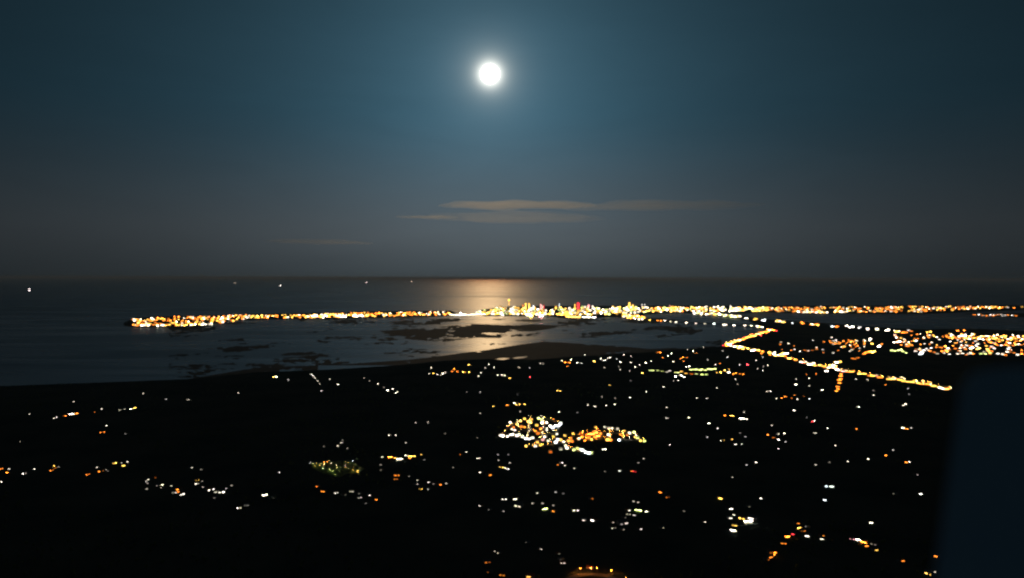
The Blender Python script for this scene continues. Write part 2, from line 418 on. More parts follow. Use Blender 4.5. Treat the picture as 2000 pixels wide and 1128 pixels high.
RURAL = """57,807,W,3 144,783,W,4 106,815,W,3 112,813,W,4 127,811,O,6 135,808,W,9 143,808,W,9 152,806,O,7 185,803,O,3 199,797,W,3 234,799,W,5 244,797,W,3 257,797,W,7 264,795,Y,6
279,767,W,4 324,778,d,1 368,779,W,6 465,766,W,3 207,830,W,4 196,843,O,3 203,842,O,3 245,845,d,1 42,861,W,4 1,914,O,6 15,921,O,7 18,914,W,2 48,923,W,6 64,915,W,3 100,917,O,7 105,913,O,6 105,908,Y,5
114,910,W,2 170,925,O,5 188,911,W,4 196,919,O,6 200,918,O,5 205,916,W,5 210,918,W,3 223,903,Y,7 235,903,W,4 244,908,Y,8 248,900,W,3 1,939,W,3 290,935,W,5 289,938,W,4 287,942,W,3 302,931,O,4 286,953,W,2
309,946,W,3 316,945,W,6 318,950,W,3 334,947,W,4 341,960,W,7 349,954,O,8 350,959,O,6 354,964,W,8 372,912,W,3 393,915,W,2 384,936,Y,6 385,943,W,6 395,938,W,2 398,949,W,4 410,955,W,9 424,959,W,8 432,960,W,8
420,970,W,4 453,946,W,2 442,952,d,1 467,990,W,7 482,985,W,5 535,735,Y,7 542,735,W,8 563,740,d,1 607,730,W,5 611,733,W,5 615,736,W,4 620,742,W,3 625,748,W,2 627,762,W,5 644,739,W,4 661,749,W,5 711,737,W,2
722,742,W,3 738,748,W,4 750,755,W,2 757,761,W,8 767,758,W,4 772,766,W,5 776,764,W,5 843,717,W,5 838,728,W,3 847,728,Y,6 855,730,W,5 861,731,W,4 866,728,W,7 870,726,W,4 884,724,O,6 887,719,O,7 893,724,O,6
904,725,Y,7 909,726,Y,5 916,711,Y,6 917,725,Y,7 934,733,W,5 939,726,W,3 948,717,W,3 955,710,W,3 965,716,W,4 972,731,W,4 980,731,W,5 985,732,W,5 996,737,Y,7 911,764,d,1 938,764,d,1 965,792,Y,6 992,790,O,7
1007,786,W,8 1009,789,Y,6 1015,788,Y,7 1023,788,Y,7 1010,769,d,1 1016,802,W,2 938,805,W,2 814,824,W,4 836,822,W,4 838,825,W,4 761,848,W,5 773,848,W,3 870,845,W,2 793,863,W,2 931,853,W,2 662,869,W,4 666,863,W,5
669,858,W,3 679,874,W,3 633,870,W,2 745,891,W,5 756,895,W,9 761,888,O,8 771,893,Y,7 777,898,W,8 785,895,O,8 795,888,W,7 799,893,O,7 810,889,Y,7 823,886,Y,4 829,896,d,2 744,906,W,3 745,916,W,4 776,927,O,8
773,934,O,5 799,928,W,2 817,936,W,3 812,944,W,3 837,940,W,5 848,943,W,4 862,945,O,6 872,942,W,2 822,953,Y,7 837,953,d,3 544,921,W,4 515,964,W,5 518,967,W,9 521,965,W,9 530,972,W,3 620,948,O,4 632,958,O,5
656,961,W,6 672,965,W,3 687,958,W,6 703,962,W,3 702,970,W,5 714,981,W,4 720,965,W,4 737,974,O,6 900,886,O,4 911,881,W,3 934,893,W,6 885,911,W,2 940,921,W,7 957,926,O,8 973,886,d,2 993,886,d,2 974,897,W,2
996,902,W,3 977,910,Y,6 982,911,Y,6 989,912,W,7 992,914,W,6 986,973,W,8 1008,973,W,8 1014,987,W,9 1017,981,O,3 1050,961,W,5 1040,981,W,2 940,986,W,4 957,993,W,3 982,996,W,3 1061,993,G,9 1060,981,W,2
1083,997,O,6 1086,959,d,2 1100,962,d,2 1081,985,W,2 1123,995,W,8 1154,972,O,3 1294,961,O,9 1303,969,O,5 1238,977,W,2 1246,979,W,2 1226,995,W,6 1244,993,W,8 1263,997,W,7 1336,996,W,2 1141,1014,W,6 1162,1015,W,9
1216,1021,W,9 1228,1002,W,5 1219,1009,W,4 1240,1004,W,5 1197,1029,W,6 1215,1032,W,3 1250,1031,W,5 1292,1029,W,3 1195,1018,W,3 1375,1017,W,3 1055,1070,W,3 1031,1057,W,2 966,1074,W,3 975,1078,W,2 1089,1079,W,3
1096,1090,W,3 1099,1097,W,5 952,1096,O,7 981,1121,O,6 956,1115,O,2 1036,1124,Y,8 1152,1107,W,4 1036,735,R,6 1013,716,W,6 1034,717,d,2 1055,708,W,3 1061,709,W,2 1090,761,Y,7 1095,762,Y,7 1192,751,Y,7
1098,703,W,5 1105,706,O,8 1111,707,O,9 1115,701,W,7 1109,714,O,6 1128,707,W,7 1135,708,W,5 1160,704,Y,7 1142,692,W,5 1174,699,W,4 1178,702,W,5 1182,702,W,5 1187,697,W,4 1192,697,W,5 1205,700,d,2 1213,705,W,6
1219,692,W,6 1232,694,W,3 1232,706,W,4 1240,715,W,5 1209,715,W,5 1211,720,W,3 1181,716,W,3 1230,723,W,4 1249,711,W,4 1262,707,W,7 1272,704,W,4 1254,727,Y,7 1285,687,O,7 1290,687,O,7 1232,742,d,2 1262,763,W,4
1230,775,W,6 1201,776,W,3 1176,773,W,2 1162,792,W,7 1148,789,W,3 1185,790,W,4 1201,788,W,5 1296,754,W,3 1093,803,W,5 1128,804,d,2 1302,794,W,3 1299,814,W,4 1303,815,W,7 1347,814,W,6 1384,825,W,8 1380,776,W,7
1361,776,W,3 1306,867,W,4 1381,852,d,2 1179,876,W,8 1247,902,W,3 1257,894,W,2 1210,918,W,6 1234,918,O,5 1239,919,R,5 1182,919,W,2 1123,913,W,3 1103,907,W,5 1096,902,W,5 1089,906,O,3 1400,756,W,3 1441,749,W,2
1437,739,W,3 1499,763,W,5 1506,763,W,5 1517,777,W,5 1526,776,O,6 1533,773,O,6 1551,770,O,6 1546,776,O,4 1557,778,W,3 1570,772,O,4 1581,777,d,3 1554,750,W,9 1555,739,W,4 1581,752,W,4 1605,760,W,8 1706,761,W,2
1706,770,W,3 1730,750,O,4 1773,757,d,2 1775,768,d,2 1672,739,W,2 1694,740,W,2 1675,793,W,7 1769,788,W,7 1764,790,W,3 1551,800,W,5 1507,829,W,3 1416,810,O,7 1426,809,Y,8 1433,814,W,8 1440,817,W,9 1448,818,W,9
1454,816,W,9 1459,817,W,6 1453,803,W,3 1402,835,W,4 1410,859,W,4 1414,858,Y,4 1428,856,Y,4 1446,844,W,4 1456,851,d,2 1436,866,W,6 1450,866,W,4 1501,848,O,7 1510,853,O,5 1518,846,W,5 1533,845,W,7 1521,857,W,8
1534,861,d,3 1523,875,W,4 1575,813,d,3 1586,822,R,6 1591,820,W,6 1592,844,W,6 1618,835,W,4 1671,836,O,7 1763,834,W,8 1770,836,O,6 1780,834,d,3 1634,869,W,5 1733,888,O,7 1745,877,d,2 1768,901,O,6 1775,900,W,4
1698,895,W,4 1655,899,W,4 1619,901,W,2 1593,906,W,2 1475,901,W,6 1458,906,d,2 1430,930,W,2 1789,925,W,3 1619,949,C,10 1613,975,C,7 1748,963,W,3 1799,963,W,8 1489,972,W,7 1462,987,W,3 1408,972,Y,9 1425,992,W,8
1425,1010,W,7 1436,1004,W,6 1450,1011,Y,8 1457,1020,W,10 1465,1016,W,10 1471,1012,W,9 1435,1024,Y,7 1425,1030,W,8 1432,1035,W,10 1535,1052,W,8 1529,1059,O,5 1535,1045,O,8 1547,1041,R,6 1561,1032,Y,8 1556,1020,O,5
1567,1035,O,6 1575,1045,W,8 1577,1027,d,3 1607,1051,W,6 1605,1044,O,3 1507,1077,O,8 1505,1086,O,7 1497,1091,O,4 1702,1019,W,8 1675,1054,W,10 1665,1051,P,5 1688,1055,O,7 1692,1064,O,7 1707,1061,W,5 1709,1072,Y,7
1760,1093,O,6 1831,1085,O,8 1816,1119,Y,8 1821,1114,W,6 1374,676,W,4 1342,682,W,4 1354,684,W,7 1360,690,O,4 1305,694,W,6 1312,689,W,6 1294,697,O,4 1315,705,W,6 1329,699,O,5 1335,697,O,7 1341,697,O,7 1335,704,O,4
1382,701,d,2 1397,711,W,7 1406,708,O,4 1411,684,W,4 1421,696,d,3 1445,711,d,3 1461,711,R,8 1477,702,W,3 1490,696,d,2 1491,714,W,3 1499,712,W,4 1480,719,W,2 1490,722,W,2 1316,742,W,3 1325,741,W,3 1321,734,W,9
1328,732,W,9 1335,735,W,8 1400,726,Y,7 1409,726,Y,8 1415,722,Y,8 1422,726,W,10 1425,720,Y,7 1432,729,O,7 1437,727,O,7 1446,729,O,6 1451,729,O,6 1340,715,W,7 1346,714,W,7 1575,730,O,4 1580,737,W,4 1595,729,O,5"""
RUR = [(float(x), float(y), c, int(b)) for x, y, c, b in (it.split(',') for it in RURAL.split())]
SHEDS = [(1460, 1018), (1433, 1035), (1537, 1047), (1560, 1030), (1507, 1083), (1690, 1060), (1676, 1053), (517, 966), (1449, 817), (1430, 811), (140, 808), (780, 896), (764, 892), (800, 891), (1150, 884), (1155, 848), (1088, 831), (1247, 996), (1064, 993)]
RUR = [h for h in RUR if not (h[3] >= 8 and any(abs(h[0] - a) < 13 and abs(h[1] - b) < 5.5 for a, b in SHEDS))]
RUR.sort(key=lambda h: h[3] + (h[1] - 680) / 110, reverse=True)
for x, y, c, b in RUR[:300]: house(x + random.uniform(-.5, .5), y, c, b)
def lit_mass(name, items, label, hh, w2, d2):
    """items too small to pick apart: walls, roof bump and lit window strips in one mesh"""
    mass = MB(); cols = []
    for (x, y, c, b, s, hz) in items:
        p = G(x, y, 3); a = face_cam(p, .5); ca, sa = math.cos(a), math.sin(a); h = hh * s * hz
        def put(x0, x1, y0, y1, z0, z1, mi, col):
            vs = [(x0, y0, z0), (x1, y0, z0), (x1, y1, z0), (x0, y1, z0), (x0, y0, z1), (x1, y0, z1), (x1, y1, z1), (x0, y1, z1)]
            mass.add([(p.x + (u * ca - v * sa) * s, p.y + (u * sa + v * ca) * s, w + 1.6) for u, v, w in vs], BOXF, mi); cols.extend([col] * 6)
        put(-w2, w2, -d2, d2, -1, h, 0, (0, 0, 0, 0))
        put(-w2 * .25, w2 * .25, -d2 * .3, d2 * .6, h, h + .15 * hh, 0, (0, 0, 0, 0))
        nst = 3 if hh > 6 else 1
        L = radiance(b, p.length, 2 * w2 * .9 * s * .6 * h)
        for k in range(nst):
            put(-w2 * .92, w2 * .92, -d2 - .15, -d2 + .05, h * (.08 + .31 * k), h * ((.28 if nst == 3 else .7) + .31 * k), 1, (*RGB[c], L * random.choice((.4, .9, 1.5)) / 1000))
    me = mass.mesh(name, M['concrete'], M['lit_mass'])
    at_ = me.attributes.new('glow', 'FLOAT_COLOR', 'CORNER')
    flat = []
    for poly, col in zip(me.polygons, cols): flat += list(col) * poly.loop_total
    at_.data.foreach_set('color', flat)
    tag(link(name, me), label, 'buildings', None, 'stuff')
lit_mass('faint_farmhouses', [(x, y, c, b, random.uniform(.7, 1), 1) for x, y, c, b in RUR[300:]], 'faint far farmhouses scattered over the dark plain', 3.2, 3.2, 3)

# ---- open-fronted sheds, lit inside
mb = MB(); mb.box(-12, 12, 3.8, 4, -1, 5.5); mb.box(-12, -11.8, -4, 3.8, -1, 5.5); mb.box(11.8, 12, -4, 3.8, -1, 5.5); mb.box(-12, 12, -4, 4, -1, .1)
ME_shed = mb.mesh('open_shed', M['plaster'])
mb = MB(); vs = [(-12.6, -5, 6.0), (12.6, -5, 6.0), (12.6, 4.4, 5.5), (-12.6, 4.4, 5.5)]; mb.add(vs + [(a, b, c + .3) for a, b, c in vs], BOXF)
ME_sroof = mb.mesh('roof', M['roof_grey'])
ME_post = MB().box(-.15, .15, -4, -3.7, 0, 5.6).mesh('post', M['steel'])
ME_tube = MB().box(-3.4, 3.4, -.2, .2, 0, .5).mesh('light_tube', M['lit'])
def shed(x, y, c, L, s, rot, label):
    p = G(x, y, 3); p.z = 1.5
    o = link('open_shed', ME_shed); o.location = p; o.rotation_euler.z = face_cam(p, 0) + rot; o.scale = (s, s, s)
    link('roof', ME_sroof, o)
    for xx in (-11.7, -4, 4, 11.7): link('post', ME_post, o).location.x = xx
    for xx in (-7.6, 0, 7.6):
        for yy, zz in ((-3.9, 4.9), (1.2, 4.7)):
            q = link('light_tube', ME_tube, o); q.location = (xx, yy, zz); light_up(q, c, 3.2 * L * random.uniform(.4, 1.4))
    tag(o, label, 'shed')
shed(1460, 1018, 'W', 26, .95, .5, 'largest white-lit open shed at the floodlit farm complex')
shed(1433, 1035, 'W', 20, .6, -.3, 'smaller white-lit open shed at the floodlit farm complex')
shed(1537, 1047, 'O', 18, .6, .6, 'orange-lit open shed in the red and orange village')
shed(1560, 1030, 'Y', 10, .55, .8, 'yellow-lit open shed in the red and orange village')
shed(1507, 1083, 'O', 18, .6, .7, 'lone orange-lit open shed down the lane from the village')
shed(1690, 1060, 'O', 14, .85, -.6, 'orange-lit open shed in the small village street')
shed(1676, 1053, 'W', 20, .5, .2, 'white-lit open shed in the small village street')
shed(517, 966, 'W', 18, .6, .2, 'white-lit open shed of the lone glowing farmyard')
shed(1449, 817, 'W', 22, .9, -.2, 'long white-lit open shed of the depot on the plain')
shed(1430, 811, 'Y', 14, .7, -.5, 'yellow-lit open shed of the depot on the plain')
shed(140, 808, 'W', 20, .8, .1, 'white-lit open shed in the short bright row')
shed(780, 896, 'W', 20, .9, .2, 'white-lit open shed in the row beside the park')
shed(764, 892, 'O', 18, .8, -.2, 'orange-lit open shed in the row beside the park')
shed(800, 891, 'Y', 16, .8, .3, 'yellow-lit open shed in the row beside the park')
shed(1150, 884, 'C', 24, .9, -.3, 'cool white-lit open hall on the edge of the town')
shed(1155, 848, 'O', 26, 1.2, .1, 'broad orange-lit market hall in the town')
shed(1088, 831, 'C', 24, .9, -.2, 'cool white-lit open hall behind the town')
shed(1247, 996, 'G', 10, .8, -.3, 'greenish open shed in the slanting farm group')
shed(1064, 993, 'G', 16, .6, .2, 'greenish open shed near the white-lit hamlet')

# ---- street lamps
mb = MB(); mb.lathe([(.16, -.5), (.13, 4), (.08, 8.6)], 6)
mb.box(-.05, .05, -1.6, .06, 8.5, 8.62)
ME_pole = mb.mesh('street_lamp', M['steel'])
ME_head = MB().lathe([(.12, -.42), (.5, -.3), (.55, 0), (.25, .12)], 8).mesh('lamp_head', M['lit'])
def lamp(p, c, L, label, group, s=1.0, rot=None):
    o = link('street_lamp', ME_pole); o.location = p; o.scale = (s, s, s)
    o.rotation_euler.z = random.uniform(0, 6.28) if rot is None else rot
    h = link('lamp_head', ME_head, o); h.location = (0, -1.5, 8.48); light_up(h, c, L)
    tag(o, label, 'street lamp', group)
    return o

# ---- town: paving, two-storey houses, sodium lamps
town = [(968, 846), (1000, 822), (1045, 810), (1095, 828), (1110, 842), (1165, 832), (1230, 836), (1268, 858), (1215, 866), (1180, 872), (1160, 893), (1120, 884), (1060, 876), (1020, 868)]
STREETS = [[(972, 847), (1000, 851), (1030, 856), (1060, 858), (1090, 862), (1120, 858), (1150, 856), (1200, 857), (1262, 860)], [(985, 845), (992, 834), (1005, 825), (1030, 816), (1050, 813), (1075, 819), (1095, 828), (1085, 845), (1060, 850)],
           [(1025, 869), (1060, 870), (1085, 866), (1110, 860)], [(1085, 860), (1105, 868), (1120, 877), (1155, 885)], [(1010, 824), (1013, 838), (1015, 853)], [(1034, 818), (1033, 836), (1030, 855)], [(1060, 817), (1062, 835), (1056, 858)],
           [(1140, 840), (1136, 857)], [(1165, 834), (1168, 857)], [(1190, 835), (1192, 857)], [(1215, 839), (1218, 858)], [(1238, 842), (1246, 859)], [(1118, 848), (1150, 845), (1182, 844), (1212, 846)], [(1000, 838), (1040, 842), (1072, 838)]]
for i, st in enumerate(STREETS): sheet('town_street', offset_path(st, 5.5), 1.56 + .012 * i, M['paving'])
sheet('glow_paving', [G(*p, 1.5) for p in wobble([(1128, 846), (1160, 841), (1180, 847), (1176, 856), (1150, 859), (1132, 855)], 8, 1.5, 9.0)], 1.80, M['paving'])  # paved patch added so the orange quarter's ground glows more
def inpoly(x, y, poly):
    r = False
    for i in range(len(poly)):
        (x0, y0), (x1, y1) = poly[i], poly[i - 1]
        if (y0 > y) != (y1 > y) and x < (x1 - x0) * (y - y0) / (y1 - y0) + x0: r = not r
    return r

mb = MB(); mb.box(-5, 5, -4.5, 4.5, -1, 6.4)
mb.box(-5.2, 5.2, -4.7, 4.7, 6.4, 6.9); mb.box(-1.5, 1.5, 0, 3, 6.9, 8.6)
ME_town = mb.mesh('town_house', M['plaster'])
ME_tw = MB().box(-3.8, 3.8, -.08, .05, 0, 1.8).mesh('window', M['lit'])
def town_house(x, y, c, b, label, group):
    p = G(x, y, 4.0); p.z = 1.58
    o = link('town_house', ME_town); o.location = p; o.rotation_euler.z = face_cam(p, .45)
    s = random.uniform(.95, 1.55); o.scale = (s, s, s)
    L = radiance(b + .4, p.length, 27 * s * s)
    for z in (.9, 4.0):
        w = link('window', ME_tw, o); w.location = (0, -4.5, z); light_up(w, c, L * random.uniform(.4, 1.6))
    tag(o, label, 'townhouse', group)
TB = """983,850,W,10 978,849,W,9 990,851,W,8 997,848,W,8 1003,847,W,8 1008,850,W,9 1013,848,W,8 1020,852,W,8 1026,855,C,9 1033,856,W,8 1040,854,W,9 996,824,W,8 1003,833,O,8 1010,827,Y,8 1016,821,Y,9 1024,817,Y,8
1032,822,Y,10 1036,824,Y,9 1038,818,Y,8 1052,816,G,9 1058,818,G,8 1060,825,W,9 1068,824,W,9 1075,831,W,9 1080,834,C,9 1094,827,C,10 1095,826,C,9 1055,836,O,8 1045,841,O,8 1050,846,O,8 1058,843,Y,7 1006,839,W,7 1000,837,W,7 1018,832,O,7
1024,833,O,7 1065,852,W,8 1060,858,P,8 1070,860,W,8 1050,862,Y,8 1055,868,Y,9 1042,868,Y,8 1028,870,Y,8 1046,870,W,7 1082,852,Y,7 1088,858,C,9 1085,863,C,9 1095,858,Y,8 1102,862,W,8 1110,860,Y,8 1118,861,O,8 1115,855,O,7 1105,870,W,8
1108,874,W,8 1104,850,Y,7 1120,846,Y,7 1120,877,G,8 1127,875,G,8 1134,876,C,8 1138,878,C,9 1145,882,C,10 1150,884,C,10 1155,884,G,8 1130,856,W,7 1138,852,O,8 1145,848,O,8 1152,846,O,8 1160,844,O,9 1165,843,Y,9 1172,846,O,8
1135,845,O,7 1148,854,O,8 1156,857,Y,8 1163,852,O,8 1170,850,O,7 1142,859,O,8 1186,858,Y,9 1192,858,O,8 1188,848,W,8 1181,833,W,6 1188,836,W,6 1196,835,W,6 1205,837,W,5 1163,833,Y,6 1210,858,C,10 1216,850,O,8 1212,847,O,7
1230,845,W,8 1238,843,G,8 1241,852,Y,8 1245,854,G,7 1252,859,Y,9 1258,860,G,8 1225,848,O,6 1220,841,Y,6 1075,882,O,6 1095,876,W,5 1068,838,W,7 1048,830,Y,7 1088,846,W,6"""
seen = {}
for it in TB.split():
    x, y, c, b = it.split(','); x = float(x); y = float(y)
    q = 'in the white northern quarter of' if x < 1100 and y < 842 else 'on the long front row of' if x < 1100 else 'in the orange quarter of' if x < 1205 else 'at the tapering end of'
    town_house(x, y, c, int(b) - (.6 if c in 'OY' else .2), f'two-storey flat-roofed house with {CN[c]} windows {q.replace("northern ", "")} the bright town', f'houses {q.replace("northern ", "")} the town')
LB = []
for st in STREETS:
    ln = sum((G(*st[i + 1]) - G(*st[i])).length for i in range(len(st) - 1))
    for k in range(max(2, int(ln / 24))):
        q = (k + random.uniform(.2, .8)) / max(2, int(ln / 24))
        i = min(len(st) - 2, int(q * (len(st) - 1))); u = q * (len(st) - 1) - i
        LB.append((st[i][0] + (st[i + 1][0] - st[i][0]) * u, st[i][1] + (st[i + 1][1] - st[i][1]) * u + random.choice((-1, 1)) * .8))
random.shuffle(LB)
for x, y in LB[:130]:
    east = 1108 < x < 1205
    c = random.choice('OOOOY') if east else random.choice('WWYYOG')
    L = random.choice((500, 900, 1000)) if east else random.choice((50, 110, 240))
    lamp(G(x, y, 1.5), c, L, f'{CN[c]} street lamp lighting ' + ('the orange quarter of the town' if east else 'the outer streets of the bright town'), 'street lamps in ' + ('the orange quarter' if east else 'the outer town streets'), random.uniform(.9, 1.2))

# ---- green-lit park with trees
park = [(606, 907), (628, 902), (660, 899), (690, 901), (712, 914), (700, 922), (678, 924), (664, 931), (645, 927), (622, 918)]
sheet('park_lawn', [G(*p, 1.5) for p in wobble(park, 8, 1.2, 12.0)], 1.6, M['grass'])
def blob_leaves(n, r, zc, zs, size, seed):
    rnd = random.Random(seed); mb = MB()
    cl = [(rnd.uniform(-.6, .6) * r, rnd.uniform(-.6, .6) * r, zc + rnd.uniform(-.5, .6) * zs) for _ in range(7)]
    for i in range(n):
        cx, cy, cz = rnd.choice(cl)
        d = Vector((rnd.gauss(0, 1), rnd.gauss(0, 1), rnd.gauss(0, 1))).normalized() * r * .55 * rnd.uniform(.5, 1)
        c = Vector((cx, cy, cz)) + Vector((d.x, d.y, d.z * zs / r))
        a = Vector((rnd.gauss(0, 1), rnd.gauss(0, 1), rnd.gauss(0, 1))).normalized(); b_ = a.orthogonal().normalized()
        s = size * rnd.uniform(.6, 1.3)
        mb.add([c - a * s, c + b_ * s * .6, c + a * s, c - b_ * s * .6], [(0, 1, 2, 3)])
    return mb.mesh('crown', M['leaf'])
mb = MB(); mb.lathe([(.32, -.5), (.24, 2), (.14, 5)], 7)
for k in range(4):
    a = k * 1.57 + .4
    mb.add([(.1 * math.cos(a + 1.5), .1 * math.sin(a + 1.5), 2.4), (-.1 * math.cos(a + 1.5), -.1 * math.sin(a + 1.5), 2.4), (1.7 * math.cos(a), 1.7 * math.sin(a), 4.6), (0, 0, 2.7)], [(0, 1, 2), (1, 3, 2), (3, 0, 2)])
ME_trunk = mb.mesh('tree', M['bark'])
ME_crown = [blob_leaves(420, 2.7, 5.0, 2.3, .38, k) for k in range(3)]
def tree(p, label, group):
    o = link('tree', ME_trunk); o.location = p; o.rotation_euler.z = random.uniform(0, 6.28); s = random.uniform(.8, 1.4); o.scale = (s, s, s)
    link('crown', random.choice(ME_crown), o)
    tag(o, label, 'tree', group)
n = 0
while n < 46:
    x, y = random.uniform(606, 712), random.uniform(899, 931)
    if not inpoly(x, y, park): continue
    n += 1
    tree(G(x, y, 1.6), 'leafy tree standing among the lamps of the green-lit park', 'trees in the green-lit park')
n = 0
while n < 34:
    x, y = random.uniform(606, 712), random.uniform(899, 931)
    if not inpoly(x, y, park): continue
    n += 1
    c = random.choice('GGGGYYW')
    lamp(G(x, y, 1.6), c, random.choice((6, 14, 30, 60, 130)), f'short {CN[c]} lamp among the trees of the green-lit park', 'lamps in the green-lit park', .75)
for x, y, c, L in ((606, 906, 'C', 260), (688, 903, 'C', 420), (698, 924, 'Y', 300), (690, 920, 'Y', 220), (640, 904, 'O', 120), (633, 906, 'O', 100)):
    lamp(G(x, y, 1.6), c, L, f'bright {CN[c]} lamp on the rim of the green-lit park', 'bright lamps round the green-lit park', .9)

# ---- roundabout ringed with sodium lamps
c0 = G(1160, 1143, 1.5)
ring = MB()
for k in range(48):
    for r in (50, 64):
        a = 2 * math.pi * k / 48
        ring.v.append((c0.x + r * math.cos(a), c0.y + r * math.sin(a) * 1.0, 1.62))
ring.f = [(2 * k, 2 * k + 1, (2 * k + 3) % 96, (2 * k + 2) % 96) for k in range(48)]
o = link('roundabout_road', ring.mesh('roundabout_road', M['paving'])); o['kind'] = 'structure'
for k in range(22):
    if random.random() < .3: continue
    a = 2 * math.pi * (k + random.uniform(0, .9)) / 22
    lamp(Vector((c0.x + 66 * math.cos(a), c0.y + 66 * math.sin(a), 1.5)), 'O', random.choice((150, 300, 500, 900)), 'sodium lamp standing on the outer kerb of the orange-lit roundabout', 'lamps round the roundabout', 1.1, a + math.pi / 2)

UN = 'first second third fourth fifth sixth seventh eighth ninth tenth eleventh twelfth thirteenth fourteenth fifteenth sixteenth seventeenth eighteenth nineteenth'.split()
TE = ['twent', 'thirt', 'fort', 'fift']
def nth(k):
    if k < 20: return UN[k - 1]
    t_, u_ = divmod(k, 10)
    return TE[t_ - 2] + ('ieth' if u_ == 0 else 'y-' + UN[u_ - 1])
# ---- shops and lamps along the roads
mb = MB(); mb.box(-9, 9, -6, 6, -1, 5.2)
mb.box(-9.2, 9.2, -6.2, 6.2, 5.2, 5.7); mb.box(2, 5, 0, 3, 5.7, 6.9)
ME_shop = mb.mesh('shop_building', M['concrete'])
ME_sw = MB().box(-8.4, 8.4, -.1, .05, 0, 3.1).mesh('shop_window', M['lit'])
ME_can = MB().box(-8.8, 8.8, -2.2, .02, 0, .25).mesh('canopy', M['steel'])
def shop(p, c, b, label, group, s=1.0):
    o = link('shop_building', ME_shop); o.location = p; o.rotation_euler.z = face_cam(p, .35); o.scale = (s, s, s)
    w = link('shop_window', ME_sw, o); w.location = (0, -6, .6); light_up(w, c, radiance(b, p.length, 52 * s * s))
    k = link('canopy', ME_can, o); k.location = (0, -6, 3.95)
    tag(o, label, 'shop', group)
def along(path, t):
    seg = [math.hypot(path[i + 1][0] - path[i][0], path[i + 1][1] - path[i][1]) for i in range(len(path) - 1)]
    d = t * sum(seg)
    for i, s in enumerate(seg):
        if d <= s or i == len(seg) - 1:
            u = min(1, d / s); return (path[i][0] + (path[i + 1][0] - path[i][0]) * u, path[i][1] + (path[i + 1][1] - path[i][1]) * u)
        d -= s
def band(path, n, jx, jy, pal, b0, b1, label, group, s=1.0, t0=0, t1=1):
    for k in range(n):
        x, y = along(path, t0 + (t1 - t0) * (k + random.uniform(.1, .9)) / n)
        x += random.uniform(-jx, jx); y += random.uniform(-jy, jy)
        c = random.choice(pal); b = random.uniform(b0, b1)
        p = G(x, y, 2); p.z = 1.5
        shop(p, c, b + .3, label.format(c=CN[c], n=nth(k + 1)), group, s * random.uniform(.8, 1.3))
F1 = PATH_F[:12]
PATH_ZR = PATH_Z[::-1]
band(PATH_ZR, 42, 1.5, 1.2, 'YYWOO', 7.2, 9.4, '{n} shop from the bend on the slanting highway arm, {c} front', 'shops on the slanting highway arm', 1.4)
band(PATH_ZR, 16, 6, 3, 'OOR', 5, 7, '{n} low store from the bend, set back from the slanting highway arm, {c} front', 'stores behind the slanting highway arm')
band(F1, 46, 2, 1.5, 'WYYYO', 7.5, 9.6, '{n} shop from the bend on the long highway straight, {c} front', 'shops on the long highway straight', 1.4)
band(F1, 34, 4, 4, 'OOYWP', 5, 7.8, '{n} low store from the bend, set back from the long highway straight, {c} front', 'stores behind the long highway straight')
KN = ['right at the bend', 'just past the bend', 'short of the first gap', 'in the first cluster', 'behind the first cluster', 'in the largest cluster', 'before the spur junction', 'at the spur junction', 'just past the spur junction', 'in the pair of far clusters', 'in the second of the pair of clusters', 'in the long white cluster', 'at the end of the long white cluster', 'near the cabin panel', 'touching the cabin panel edge', 'set back across the fields', 'on the near side by the spur']
for ki, (x, y, n_) in enumerate(((1423, 671, 4), (1447, 677, 4), (1470, 684, 4), (1525, 692, 4), (1535, 689, 3), (1584, 709, 9), (1626, 714, 5), (1640, 720, 6), (1650, 722, 5), (1745, 736, 6), (1760, 738, 6), (1797, 745, 8), (1812, 748, 5), (1842, 755, 7), (1849, 757, 7), (1632, 706, 3), (1615, 723, 3))):
    for k in range(n_):
        xx, yy = x + random.uniform(-5, 5), y + random.uniform(-2, 2)
        p = G(xx, yy, 2); p.z = 1.5; c = random.choice('WWWY')
        shop(p, c, random.uniform(9.0, 10.2), f'wide glaring {CN[c]} showroom {KN[ki]} on the zigzag highway', 'glaring showrooms on the highway', 1.2)
band(PATH_S, 9, 1, 1, 'O', 6.5, 8, '{n} store from the highway down the short orange spur, {c} front', 'stores on the highway spur')
for k in range(40):
    x, y = along(F1, (k + .5) / 40); p = G(x, y, 1.5)
    d = (G(*F1[-1]) - G(*F1[0])).normalized(); p += Vector((-d.y, d.x, 0)) * (18 if k % 2 else -18)
    lamp(p, random.choice('YYO'), 700, f'{nth(k + 1)} tall sodium lamp from the bend beside the long highway straight', 'lamps along the long highway straight', 1.6)
for k in range(26):
    x, y = along(PATH_ZR, (k + .5) / 26); p = G(x, y, 1.5)
    d = (G(*PATH_Z[-1]) - G(*PATH_Z[0])).normalized(); p += Vector((-d.y, d.x, 0)) * (16 if k % 2 else -16)
    lamp(p, random.choice('YOO'), 800, f'{nth(k + 1)} tall sodium lamp from the bend beside the slanting highway arm', 'lamps along the slanting highway arm', 1.6)
